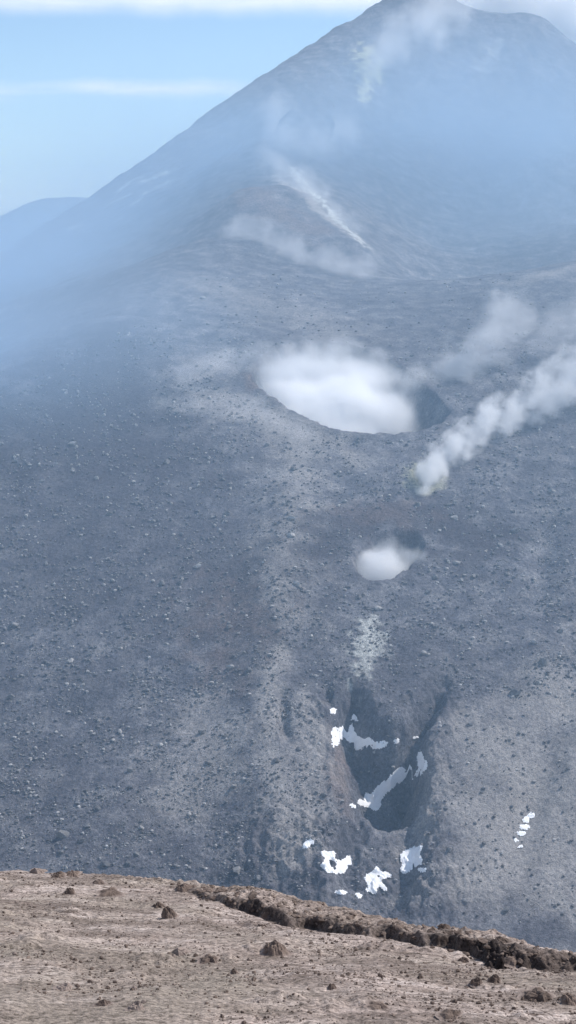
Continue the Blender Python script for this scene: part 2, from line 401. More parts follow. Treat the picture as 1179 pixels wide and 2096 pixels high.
for pix in ([(140, 470), (160, 462)], [(285, 372), (352, 350)], [(230, 412), (262, 400)], [(265, 372), (290, 362)], [(325, 380), (350, 372)], [(270, 420), (282, 412)], [(300, 395), (345, 380)], [(245, 388), (262, 378)]):
    white = np.maximum(white, 1.0 * band(pix, 1.7, 1.8, 4, 24))

MAT_TER = terrain_material()
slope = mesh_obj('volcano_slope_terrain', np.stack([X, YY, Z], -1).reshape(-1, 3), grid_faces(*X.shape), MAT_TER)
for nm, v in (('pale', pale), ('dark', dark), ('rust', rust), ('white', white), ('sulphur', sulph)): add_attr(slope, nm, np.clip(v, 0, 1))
tag(slope, kind='structure')

# ------------------------------------------------------------------ far country: ground sheet to the horizon and a distant hill
def plain_rock_mat(name, c0, c1, sc):
    m, nt, nd, lk = new_mat(name)
    g = nd.new('ShaderNodeNewGeometry'); n1 = noise(nd, lk, g.outputs['Position'], sc, 6, 0.6)
    s = nd.new('ShaderNodeBsdfDiffuse'); lk.new(ramp(nd, lk, n1, [(0.35, c0), (0.7, c1)]), s.inputs['Color'])
    o = nd.new('ShaderNodeOutputMaterial'); lk.new(s.outputs[0], o.inputs[0]); return m
far_y = np.r_[-3000, np.geomspace(1, 24000, 40) + 1500]
gx, gy = np.meshgrid(np.linspace(-22000, 22000, 60), np.r_[-6000, -2000, 0, 1000, far_y[1:]])
gz = -330 - 0.02 * np.maximum(0, gy - 1500) + 30 * fbm(gx / 2500, gy / 2500, 3, 5) * sm(1500, 4000, gy)
ground = tag(mesh_obj('ground', np.stack([gx, gy, gz], -1).reshape(-1, 3), grid_faces(*gx.shape), plain_rock_mat('far_ground', (0.08, 0.085, 0.08), (0.15, 0.15, 0.14), 0.002)), kind='structure')
hx, hy = np.meshgrid(np.linspace(-1500, 300, 220), np.linspace(1900, 3200, 120))
hu = [(-2000, 1400), (-700, 900), (-300, 640), (-120, 510), (-50, 470), (0, 444), (60, 417), (95, 408), (125, 405), (175, 407), (240, 416), (400, 470), (700, 700), (1300, 1100)]
HY = 2450.0
prof_x = [at(u, v, HY)[0] for u, v in hu]; prof_z = [at(u, v, HY)[2] for u, v in hu]
top = np.interp(hx, prof_x, prof_z)
hz = -330 + (top + 330) * np.exp(-((hy - HY) / 520) ** 2) + 5 * fbm(hx / 90, hy / 90, 4, 8)
hill = tag(mesh_obj('distant_hill', np.stack([hx, hy, hz], -1).reshape(-1, 3), grid_faces(*hx.shape), plain_rock_mat('hill_scoria', (0.07, 0.07, 0.075), (0.16, 0.155, 0.15), 0.02)), kind='structure')

# ------------------------------------------------------------------ foreground ridge of brown ash
GS, GX0 = 0.364, -0.05          # fall of the ridge away from the camera and to the right
def ridge_plane(x, y): return -1.72 - GS * y + GX0 * x
def on_plane(u, v, dz=0.0):
    a, s = ray(u, v)
    return (1.72 - dz) / (-s - GS + GX0 * a), a
EDGE = [(-900, 1740), (-300, 1765), (0, 1780), (150, 1791), (350, 1805), (480, 1817), (600, 1838), (760, 1868), (900, 1895), (1000, 1915), (1179, 1950), (1500, 1975), (2100, 2010)]
TRN = [(-900, 1800), (0, 1800), (300, 1812), (400, 1836), (480, 1856), (560, 1876), (620, 1890), (700, 1904), (800, 1922), (900, 1942), (1000, 1960), (1100, 1974), (1179, 1984), (1500, 2010), (2100, 2030)]
bh = lambda u: 0.12 * sm(300, 560, u)
eY, eA = zip(*[on_plane(u, v, float(bh(u))) for u, v in EDGE])
tY, tA = zip(*[on_plane(u, v) for u, v in TRN])
fa = np.r_[np.linspace(-0.9, -0.24, 50, endpoint=False), np.linspace(-0.24, 0.24, 720), np.linspace(0.24, 0.9, 51)[1:]]
fr = np.r_[np.linspace(0.05, 0.55, 40, endpoint=False), np.linspace(0.55, 1.05, 560), 1.05 + np.geomspace(0.004, 9, 60)]
FA, FR = np.meshgrid(fa, fr)
EYg = np.interp(fa, eA, eY)[None] + 0 * FR
TYg = np.interp(fa, tA, tY)[None] + 0 * FR
Uf = FA * F * 1.04 + W / 2
FY = EYg * FR; FX = FA * FY
amp = np.interp(Uf, [290, 380, 450, 520, 580, 606, 640, 700, 780, 840, 900, 1000, 1100, 1179, 1500], [0, 0.45, 0.6, 1.0, 0.85, 0.45, 0.8, 0.85, 0.6, 0.9, 1.05, 1.0, 1.15, 1.0, 0.7])
amp = 0.78 * amp * (1 + 0.5 * fbm(FX / 0.7, FY / 1.5, 3, 399))
wob = 0.55 * fbm(FX / 1.0, FY / 1.6, 4, 401) + 0.30 * fbm(FX / 0.26, FY / 0.5, 4, 402)
dT = FY - TYg + wob
Zf = ridge_plane(FX, FY)
Zf += 0.085 * fbm(FX / 2.0, FY / 2.0, 3, 411) + 0.035 * fbm(FX / 0.5, FY / 0.6, 4, 421) + 0.005 * ridged(FX / 0.12, FY / 0.12, 2, 431)
mnd = np.clip(fbm(FX / 0.6, FY / 0.6, 4, 433) - 0.36, 0, 1)
Zf += 0.13 * mnd * sm(0.1, -0.4, dT)
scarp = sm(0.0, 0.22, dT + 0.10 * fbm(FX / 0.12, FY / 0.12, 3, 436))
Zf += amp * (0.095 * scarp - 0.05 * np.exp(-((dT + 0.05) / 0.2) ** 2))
lump = np.clip(ridged(FX / 0.30, FY / 0.30, 4, 441), -0.4, 1.7)
lump2 = np.clip(fbm(FX / 0.13, FY / 0.16, 3, 443), -0.1, 1)
bermm = np.clip(amp, 0, 1.2) * sm(-0.02, 0.12, dT)
Zf += bermm * (0.028 * lump + 0.05 * lump2 + 0.03 * fbm(FX / 0.9, FY / 0.9, 3, 445))
Zf += (0.03 * np.clip(ridged(FX / 0.5, FY / 0.5, 4, 447), 0, 2) + 0.05 * lump2) * (1 - np.clip(amp, 0, 1)) * sm(-1.6, 0.0, FY - EYg) * sm(80, 260, Uf)
over = FY - EYg * 1.0
drop = np.maximum(over, 0)
Zf -= np.where(drop < 2.5, 0.14 * drop ** 2, 0.14 * 6.25 + 0.70 * (drop - 2.5)) + 0.06 * drop
FG = Field(fa, fr, Zf)   # (rows here are fractions of the edge distance; used through fg_hit below)

def ridge_material():
    m, nt, nd, lk = new_mat('brown_ash')
    g = nd.new('ShaderNodeNewGeometry'); P = g.outputs['Position']
    mp = nd.new('ShaderNodeMapping'); mp.inputs['Scale'].default_value = (0.45, 1, 1); lk.new(P, mp.inputs['Vector'])
    n0 = noise(nd, lk, P, 0.55, 5, 0.6); n1 = noise(nd, lk, mp.outputs[0], 2.4, 6, 0.7); n2 = noise(nd, lk, P, 22, 4, 0.75); n3 = noise(nd, lk, P, 55, 3, 0.7)
    sp = noise(nd, lk, mp.outputs[0], 9, 3, 0.6)
    c = ramp(nd, lk, n1, [(0.32, (0.18, 0.14, 0.122)), (0.5, (0.385, 0.315, 0.278)), (0.66, (0.54, 0.46, 0.418))])
    c = mix(nd, lk, ramp(nd, lk, n0, [(0.45, (0, 0, 0)), (0.68, (.75, .75, .75))]), c, (0.25, 0.212, 0.17))
    c = mix(nd, lk, ramp(nd, lk, sp, [(0.55, (0, 0, 0)), (0.68, (1, 1, 1))]), c, (0.125, 0.095, 0.08))
    dn = noise(nd, lk, mp.outputs[0], 1.1, 7, 0.72)
    c = mix(nd, lk, ramp(nd, lk, dn, [(0.46, (0, 0, 0)), (0.60, (.85, .85, .85))]), c, mix(nd, lk, n2, (0.10, 0.078, 0.066), (0.22, 0.175, 0.15)))
    sp2 = noise(nd, lk, mp.outputs[0], 26, 3, 0.65)
    c = mix(nd, lk, ramp(nd, lk, sp2, [(0.56, (0, 0, 0)), (0.66, (.8, .8, .8))]), c, (0.095, 0.075, 0.064))
    c = mix(nd, lk, attr(nd, 'olive'), c, mix(nd, lk, n2, (0.12, 0.10, 0.08), (0.34, 0.29, 0.245)))
    c = mix(nd, lk, attr(nd, 'berm'), c, mix(nd, lk, n2, (0.10, 0.072, 0.060), (0.25, 0.19, 0.155)))
    c = mix(nd, lk, attr(nd, 'scarp'), c, (0.022, 0.017, 0.017))  # near-black scarp face: its shade is painted into the crust colour
    v = ramp(nd, lk, n2, [(0.36, (0.4, 0.39, 0.38)), (0.5, (1, 1, 1)), (0.64, (1.35, 1.33, 1.31))]); c = mix(nd, lk, 0.95, c, v, 'MULTIPLY')
    v = ramp(nd, lk, n3, [(0.3, (0.6, 0.6, 0.6)), (0.5, (1, 1, 1)), (0.7, (1.3, 1.3, 1.3))]); c = mix(nd, lk, 0.7, c, v, 'MULTIPLY')
    h = math_node(nd, lk, 'ADD', math_node(nd, lk, 'MULTIPLY', n2, 0.75), math_node(nd, lk, 'MULTIPLY', n3, 0.25))
    b = nd.new('ShaderNodeBump'); b.inputs['Strength'].default_value = 0.8; b.inputs['Distance'].default_value = 0.03; lk.new(h, b.inputs['Height'])
    s = nd.new('ShaderNodeBsdfPrincipled'); s.inputs['Roughness'].default_value = 0.95; s.inputs['Specular IOR Level'].default_value = 0.1
    lk.new(c, s.inputs['Base Color']); lk.new(b.outputs[0], s.inputs['Normal'])
    o = nd.new('ShaderNodeOutputMaterial'); lk.new(s.outputs[0], o.inputs[0]); return m
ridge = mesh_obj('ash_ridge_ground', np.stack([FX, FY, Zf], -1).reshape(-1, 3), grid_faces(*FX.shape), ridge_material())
add_attr(ridge, 'berm', np.clip(bermm * (0.45 + 0.5 * fbm(FX / 0.4, FY / 0.4, 3, 451)), 0, 1))
add_attr(ridge, 'scarp', np.clip(amp * sm(-0.12, 0.0, dT) * sm(0.42, 0.16, dT) * 0.95, 0, 1))  # mask for the painted shade on the trench face
add_attr(ridge, 'olive', np.clip((0.1 + 0.55 * sm(0.72, 0.58, FR)) * (0.75 + 1.3 * fbm(FX / 1.1, FY / 1.1, 4, 461)), 0, 0.9))
tag(ridge, kind='structure')

def fg_z(x, y):
    a = np.asarray(x, float) / y; r = y / np.interp(a, fa, EYg[0])
    fi = np.interp(r, fr, np.arange(len(fr))); fj = np.interp(a, fa, np.arange(len(fa)))
    i = np.minimum(fi.astype(int), len(fr) - 2); j = np.minimum(fj.astype(int), len(fa) - 2); p, q = fi - i, fj - j
    return (Zf[i, j] * (1 - q) + Zf[i, j + 1] * q) * (1 - p) + (Zf[i + 1, j] * (1 - q) + Zf[i + 1, j + 1] * q) * p
def fg_hit(u, v):
    a, s = ray(float(u), float(v)); e = float(np.interp(a, fa, EYg[0]))
    ys = np.linspace(0.2, 1.06, 1500) * e
    z = fg_z(a * ys, ys); b = s * ys <= z
    if not b.any(): y = e
    else: y = ys[b.argmax()]
    return np.array([a * y, y, float(fg_z(np.array([a * y]), np.array([y]))[0])])

# ------------------------------------------------------------------ rocks
def ico(sub):
    import bmesh
    bm = bmesh.new(); bmesh.ops.create_icosphere(bm, subdivisions=sub, radius=1.0)
    v = np.array([p.co[:] for p in bm.verts]); f = np.array([[q.index for q in p.verts] for p in bm.faces]); bm.free()
    return v, f
ICO1, ICO2, ICO3 = ico(1), ico(2), ico(3)

def rock_shape(k, sub, flat=0.7, rough=0.28):
    v, f = sub; r = np.random.default_rng(1000 + k)
    v = v.copy()
    # knock flat facets off the ball, then roughen
    for _ in range(14):
        n = r.normal(size=3); n /= np.linalg.norm(n); h = r.uniform(0.45, 0.85)
        d = v @ n; m = d > h
        v[m] -= np.outer(d[m] - h, n) * 0.9
    nse = fbm(v[:, 0] * 1.7 + v[:, 2] * 1.3 + k * 7.7, v[:, 1] * 1.7 - v[:, 2] * 0.9 + k * 3.1, 3, 500 + k % 7)
    v *= (1 + rough * nse)[:, None]
    v *= np.array([1.0, r.uniform(0.7, 1.0), flat * r.uniform(0.8, 1.2)])
    return v, f

MAT_BOULDER = rock_material('grey_lava_block', (0.065, 0.064, 0.072), (0.24, 0.232, 0.23), 1.6)
MAT_CLOD = rock_material('brown_scoria_clod', (0.085, 0.062, 0.052), (0.21, 0.16, 0.13), 22, 0.8, (0.34, 0.275, 0.24))
BOULDER_MESH = []
for k in range(14):
    v, f = rock_shape(k, ICO2, 0.72)
    o = mesh_obj('lava_boulder', v, f, MAT_BOULDER, smooth=False)
    add_attr(o, 'tone', np.full(len(v), 0.45 if k in (4, 9, 13) else (0.15 if k % 3 == 0 else 0.0)))
    BOULDER_MESH.append(o.data); bpy.data.objects.remove(o)

def drop_rocks(us, vs):
    return TER.hit(us, vs, 200)
# hand-placed blocks: picture place, width in picture points, mesh, label
NAMED = [
 (1113, 1350, 30, 0, 'large dark lava boulder alone on the slope to the upper right of the gully'),
 (1055, 1414, 26, 2, 'dark lava boulder just below and left of the large one right of the gully'),
 (1052, 1084, 22, 5, 'dark lava block on the slope right of the round steaming pit'),
 (128, 1704, 30, 3, 'rounded grey boulder standing above the left part of the brown ridge'),
 (484, 1778, 26, 6, 'broad grey boulder close above the ridge edge, nearest to the left of the snow'),
 (214, 1766, 24, 8, 'grey boulder close above the ridge edge behind the dark clods'),
 (565, 1554, 19, 1, 'dark rounded boulder on the pale strip left of the shaded gully'),
 (333, 1191, 20, 7, 'dark boulder on the slope far left of the round steaming pit'),
 (370, 1188, 18, 10, 'dark boulder just right of another on the slope left of the round pit'),
 (414, 1496, 20, 11, 'flat dark boulder on the slope left of the pale gully strip'),
 (327, 1522, 15, 4, 'whitish boulder on the slope left of the gully, level with the upper snow'),
 (145, 1351, 16, 9, 'whitish boulder far out on the left slope'),
 (30, 1276, 22, 12, 'dark low boulder at the left border of the slope'),
 (388, 1664, 16, 9, 'whitish boulder low on the slope left of the gully'),
 (288, 1692, 16, 0, 'grey boulder low on the slope beside the whitish one'),
 (125, 1742, 15, 5, 'small grey boulder just below the rounded one above the ridge'),
 (705, 1025, 12, 13, 'pale block on the dark ground between the big crater and the round pit'),
 (542, 1147, 9, 13, 'small whitish block on the pale spur left of the round pit'),
 (416, 608, 13, 4, 'pale block high on the shoulder above the big crater'),
 (938, 806, 13, 9, 'pale block on the right rim of the big crater'),
 (920, 1736, 18, 6, 'grey block right of the lowest snow patch beside the gully'),
 (1146, 1290, 16, 3, 'grey block on the right slope above the large dark boulder'),
 (912, 1652, 14, 10, 'dark block on the slope right of the narrow shaded gully floor'),
 (990, 1724, 14, 7, 'dark block on the pale slope left of the string of snow patches'),
 (962, 1480, 14, 12, 'grey block on the pale slope right of the upper gully'),
 (1036, 1858, 22, 8, 'low grey block on the pale slope just above the right ridge edge'),
 (310, 1298, 16, 1, 'dark block on the mid left slope'),
 (407, 1365, 12, 3, 'upright block on the dark ground left of the spur'),
 (360, 1770, 16, 11, 'grey block close above the ridge edge between two larger boulders'),
]
used = []
def boulder(p, r, mk, label, group):
    o = bpy.data.objects.new('lava_boulder', BOULDER_MESH[mk]); col.objects.link(o)
    o.location = (p[0], p[1], p[2] + r * 0.22); o.scale = (r, r, r)
    o.rotation_euler = (random.uniform(-.3, .3), random.uniform(-.3, .3), random.uniform(0, 6.28))
    tag(o, label, 'boulder', group); used.append((p, r)); return o
for u, v, w, mk, lab in NAMED:
    p = TER.hit([u], [v + w * 0.25], 200)[0]
    boulder(p, w * 0.56 * p[1] / F, mk, lab, 'lava boulders scattered over the slope')

REGIONS = [
 ('on the dark left slope level with the big crater', lambda u, v: u < 640 and v < 1040),
 ('on the dark ground between the big crater and the round pit', lambda u, v: u >= 640 and v < 1090),
 ('on the left slope level with the round pit', lambda u, v: u < 600 and v < 1260),
 ('on the slope around and below the round pit', lambda u, v: u < 900 and v < 1390),
 ('on the right slope beside the round pit', lambda u, v: u >= 900 and v < 1390),
 ('on the left slope level with the shaded gully head', lambda u, v: u < 520 and v < 1560),
 ('on the bluish left slope above the ridge edge', lambda u, v: u < 520),
 ('on the broken flank left of the gully snow', lambda u, v: u < 720),
 ('on the broken ground around the gully floor', lambda u, v: u < 880),
 ('on the pale right slope beside the gully', lambda u, v: True),
]
cand = []
tries = 0
gul_pix = np.array(GUL1, float)
while len(cand) < 271 and tries < 9000:
    tries += 1
    u = random.uniform(8, 1171); v = random.uniform(900, 1860)
    if v > np.interp(u, [q[0] for q in EDGE], [q[1] for q in EDGE]) - 14: continue
    if any(poly_sd(np.array([u]), np.array([v]), np.array(q, float))[0] < 8 for q in (BIG, VENT, PIT, GUL1)): continue
    if v < 1020 and 560 < u < 1000 and random.random() < 0.6: continue
    if u > 880 and v > 1450 and random.random() < 0.35: continue
    w = 7.0 * (1 - random.random()) ** (-0.38)
    w = min(w, 18)
    if any((u - q[0]) ** 2 + (v - q[1]) ** 2 < (10 + w) ** 2 for q in cand): continue
    if any((u - q[0]) ** 2 + (v - q[1]) ** 2 < (14 + w) ** 2 for q in NAMED): continue
    cand.append((u, v, w, random.randrange(14)))
reg = {}
for c in cand:
    for i, (nm, fn) in enumerate(REGIONS):
        if fn(c[0], c[1]): reg.setdefault(i, []).append(c); break
for i, lst in reg.items():
    lst.sort(key=lambda c: -c[2])
    place = REGIONS[i][0]
    for k, (u, v, w, mk) in enumerate(lst):
        p = TER.hit([u], [v], 200)[0]
        lab = 'small grey block ' + place
        boulder(p, w * 0.56 * p[1] / F, mk, lab, 'small lava blocks ' + place)

# the countless smaller stones: one scattered mass
def scatter_mass(name, pts, rad, shapes, mat, tones, sink=0.2, smooth=False):
    V, Fc, T = [], [], []; off = 0
    n = len(pts)
    rot = rng.uniform(0, 6.28, n); which = rng.integers(0, len(shapes), n)
    for k, (sv, sf) in enumerate(shapes):
        idx = np.where(which == k)[0]
        if not len(idx): continue
        c, s = np.cos(rot[idx])[:, None], np.sin(rot[idx])[:, None]
        x = (sv[None, :, 0] * c - sv[None, :, 1] * s) * rad[idx][:, None] + pts[idx, 0][:, None]
        y = (sv[None, :, 0] * s + sv[None, :, 1] * c) * rad[idx][:, None] + pts[idx, 1][:, None]
        z = sv[None, :, 2] * rad[idx][:, None] + pts[idx, 2][:, None] + rad[idx][:, None] * sink
        nv = len(sv)
        V.append(np.stack([x, y, z], -1).reshape(-1, 3))
        Fc.append((sf[None] + (np.arange(len(idx)) * nv)[:, None, None] + off).reshape(-1, sf.shape[1]))
        T.append(np.repeat(tones[idx], nv)); off += nv * len(idx)
    o = mesh_obj(name, np.concatenate(V), np.concatenate(Fc), mat, smooth)
    add_attr(o, 'tone', np.concatenate(T)); return o

small = [rock_shape(50 + k, ICO1, 0.75, 0.35) for k in range(8)]
us, vs, ws = [], [], []
n = 75000
u = rng.uniform(-160, 1340, n); v = 560 + 1330 * rng.random(n) ** 0.85
lim = np.interp(u, [q[0] for q in EDGE], [q[1] for q in EDGE]) - 4
clus = fbm(u / 90, v / 60, 4, 601)
keep = (v < lim) & (clus + 0.28 * rng.normal(size=n) > 0.02)
for q in (BIG, VENT, PIT): keep &= poly_sd(u, v, np.array(q, float)) > 3
keep &= (poly_sd(u, v, np.array(GUL1, float)) > 2) | (rng.random(n) < 0.25)
keep &= ~((u > 890) & (v > 1430) & (rng.random(n) < 0.8))
keep &= ~((u < 420) & (v < 760 - 0.33 * u) )
u, v = u[keep], v[keep]
w = np.minimum(2.6 * (1 - rng.random(len(u))) ** (-0.46), 10.0)
p = TER.hit(u, v, 200)
far = p[:, 1] > 455
w = np.where(far, w * 0.75, w)
ok = (p[:, 1] < 640) & (~far | (rng.random(len(p)) < 0.6))
p, w = p[ok], w[ok]
tn = np.where(rng.random(len(p)) < 0.30, rng.uniform(0.1, 0.8, len(p)), 0.0)
stones = scatter_mass('scattered_stones', p, w * 0.55 * p[:, 1] / F, small, MAT_BOULDER, tn)
tag(stones, 'countless small grey stones strewn over the whole volcanic slope', 'stones', None, 'stuff')

# foreground clods
CLOD_MESH = []
def mound_shape(k):
    """a crumbling pointed heap with a skirt of ash"""
    r_ = np.random.default_rng(2000 + k); m, n = 36, 16
    V, T = [], []
    th = np.linspace(0, 2 * np.pi, m, endpoint=False); q = np.linspace(1, 0, n)[:-1]
    px, py = r_.uniform(-0.45, 0.45, 2)
    for r in q:
        x = np.cos(th) * r; y = np.sin(th) * r
        rr = r * (1 + 0.6 * fbm(np.cos(th) * 1.3 + 9 * k, np.sin(th) * 1.3, 3, 720 + k))
        prof = np.clip(1 - r, 0, 1)
        h = np.where(prof < 0.3, 0.5 * prof, 0.15 + 0.85 * np.sqrt(np.clip((prof - 0.3) / 0.7, 0, 1))) * (1 + 0.7 * fbm(x * 1.8 + 5 * k, y * 1.8, 4, 730 + k)) + 0.16 * fbm(x * 6 + k, y * 6, 3, 740 + k) * min(1, prof * 4)
        V.append(np.stack([np.cos(th) * rr + px * prof, np.sin(th) * rr + py * prof, h - 0.12], 1)); T.append(np.full(m, max(0.0, 1 - prof * 2.6)))
    V = np.concatenate(V); nr = len(q)
    V = np.r_[V, [[px, py, V[-m:, 2].mean() + 0.05]]]; T = np.r_[np.concatenate(T), 0]
    Fc = []
    for i in range(nr - 1):
        for j in range(m):
            a, b = i * m + j, i * m + (j + 1) % m; Fc += [(a, b, b + m), (a, b + m, a + m)]
    for j in range(m): Fc.append(((nr - 1) * m + j, (nr - 1) * m + (j + 1) % m, nr * m))
    return V, np.array(Fc), T
for k in range(9):
    v_, f_, t_ = mound_shape(k)
    o = mesh_obj('scoria_clod', v_, f_, MAT_CLOD, smooth=False)
    add_attr(o, 'tone', t_ * 0.75 if k != 8 else np.maximum(t_ * 0.75, 0.6))
    CLOD_MESH.append(o.data); bpy.data.objects.remove(o)
for k in range(5):
    v_, f_ = rock_shape(80 + k, ICO2, 0.8, 0.4)
    o = mesh_obj('scoria_clod', v_, f_, MAT_CLOD, smooth=False); add_attr(o, 'tone', np.full(len(v_), 0.0))
    CLOD_MESH.append(o.data); bpy.data.objects.remove(o)
CLODS = [  # base place, width, height, mesh, label
 (562, 1956, 46, 36, 0, 'largest dark brown clod standing in the middle of the ash field'),
 (141, 1830, 22, 20, 1, 'small pointed dark clod alone on the left of the ash field'),
 (348, 1880, 34, 30, 2, 'dark peaked clod on a low mound left of the ash field middle'),
 (325, 1858, 24, 14, 3, 'low brown clod just behind the dark peaked one'),
 (118, 1796, 26, 14, 4, 'dark clod on the left ridge edge, left one of a pair'),
 (146, 1795, 30, 12, 5, 'dark clod on the left ridge edge, right one of a pair'),
 (74, 1784, 26, 16, 8, 'pale clod on the skyline at the far left of the ridge'),
 (222, 1835, 40, 10, 6, 'low flat clod on the left field behind the peaked clod'),
 (425, 1970, 36, 16, 6, 'low dark clod with a pale apron left of the largest clod'),
 (370, 1955, 34, 20, 8, 'pale crumbly clod left of the low dark one'),
 (480, 1993, 14, 14, 1, 'tiny pointed dark clod below the low one with a pale apron'),
 (545, 1882, 22, 20, 7, 'dark clod at the left end of the shadowed trench'),
 (913, 1888, 26, 16, 2, 'reddish brown clod on the skyline of the right berm'),
 (1028, 1905, 34, 12, 5, 'wide dark clod on the skyline near the right end of the berm'),
 (975, 2017, 24, 22, 1, 'left dark clod of the pair on the right of the ash field'),
 (1012, 2012, 26, 24, 4, 'right dark clod of the pair on the right of the ash field'),
 (1050, 1976, 34, 16, 3, 'brown clod lying before the trench near its right end'),
 (1100, 2048, 56, 26, 6, 'broad low clod at the lower right of the ash field'),
 (1172, 2058, 40, 26, 2, 'dark clod cut by the right border of the picture'),
 (678, 2026, 18, 16, 7, 'small dark clod below the middle of the trench'),
 (860, 2003, 12, 10, 0, 'tiny dark clod on the open ash left of the right pair'),
 (948, 1970, 20, 14, 3, 'small dark clod just before the trench, right of its middle'),
 (130, 2028, 30, 14, 8, 'pale lump in the lower left of the ash field'),
 (210, 2060, 26, 14, 5, 'dark lump beside the pale crust in the lower left'),
 (278, 2068, 30, 20, 8, 'pale crusty lump right of the dark one in the lower left'),
 (200, 1810, 24, 8, 7, 'low dark clod on the ridge edge right of the pair'),
 (375, 1826, 30, 18, 0, 'dark clod at the upper left start of the berm'),
 (770, 2065, 36, 10, 6, 'low clod near the bottom border, right of the middle'),
 (920, 2085, 40, 14, 3, 'low clod near the bottom border before the broad one'),
]
def clod(u, v, w, h, mk, label, group):
    p = fg_hit(u, v)
    o = bpy.data.objects.new('scoria_clod', CLOD_MESH[mk]); col.objects.link(o)
    r = w * 0.72 * p[1] / F; hh = h * 0.68 * p[1] / F
    o.location = (p[0], p[1] + r * 0.5, p[2]); o.scale = (r, r, hh); o.rotation_euler = (0, 0, random.uniform(0, 6.28))
    tag(o, label, 'clod', group)
for c in CLODS: clod(*c, 'scoria clods on the brown ash field')
for k in range(170):
    u = random.uniform(350, 1179); e = np.interp(u, [q[0] for q in EDGE], [q[1] for q in EDGE]); t_ = np.interp(u, [q[0] for q in TRN], [q[1] for q in TRN])
    v = random.uniform(e + 2, t_ + 4); w = min(7 * (1 - random.random()) ** (-0.4), 17)
    clod(u, v, w, w * random.uniform(0.5, 0.8), 9 + random.randrange(5), 'small dark scoria clod among many along the crest of the berm', 'small clods along the berm')
for k in range(46):
    u = random.uniform(0, 1179); t_ = np.interp(u, [q[0] for q in TRN], [q[1] for q in TRN])
    v = random.uniform(t_ + 12, 2090); w = random.uniform(6, 12)
    clod(u, v, w * 0.8, w * random.uniform(0.4, 0.7), 9 + random.randrange(5), 'small scoria clod lying loose among many on the ash field', 'small clods on the ash field')
small2 = [rock_shape(150 + k, ICO1, 0.7, 0.35) for k in range(6)]
pts, rad = [], []
aa = rng.uniform(-0.26, 0.26, 20000); rr = rng.uniform(0.5, 1.01, 20000)
ee = np.interp(aa, fa, EYg[0]); yy = ee * rr; xx = aa * yy
kk = fbm(xx / 0.8, yy / 0.8, 3, 611) + 0.3 * rng.normal(size=20000) > 0.0
xx, yy = xx[kk], yy[kk]
pts = np.c_[xx, yy, fg_z(xx, yy)]
rad = np.minimum(0.0048 * (1 - rng.random(len(pts))) ** (-0.40), 0.024)
peb = scatter_mass('scoria_gravel', pts, rad, small2, MAT_CLOD, np.where(rng.random(len(pts)) < 0.25, 0.5, 0.0))
tag(peb, 'fine brown and dark scoria gravel strewn over the ash ridge', 'gravel', None, 'stuff')

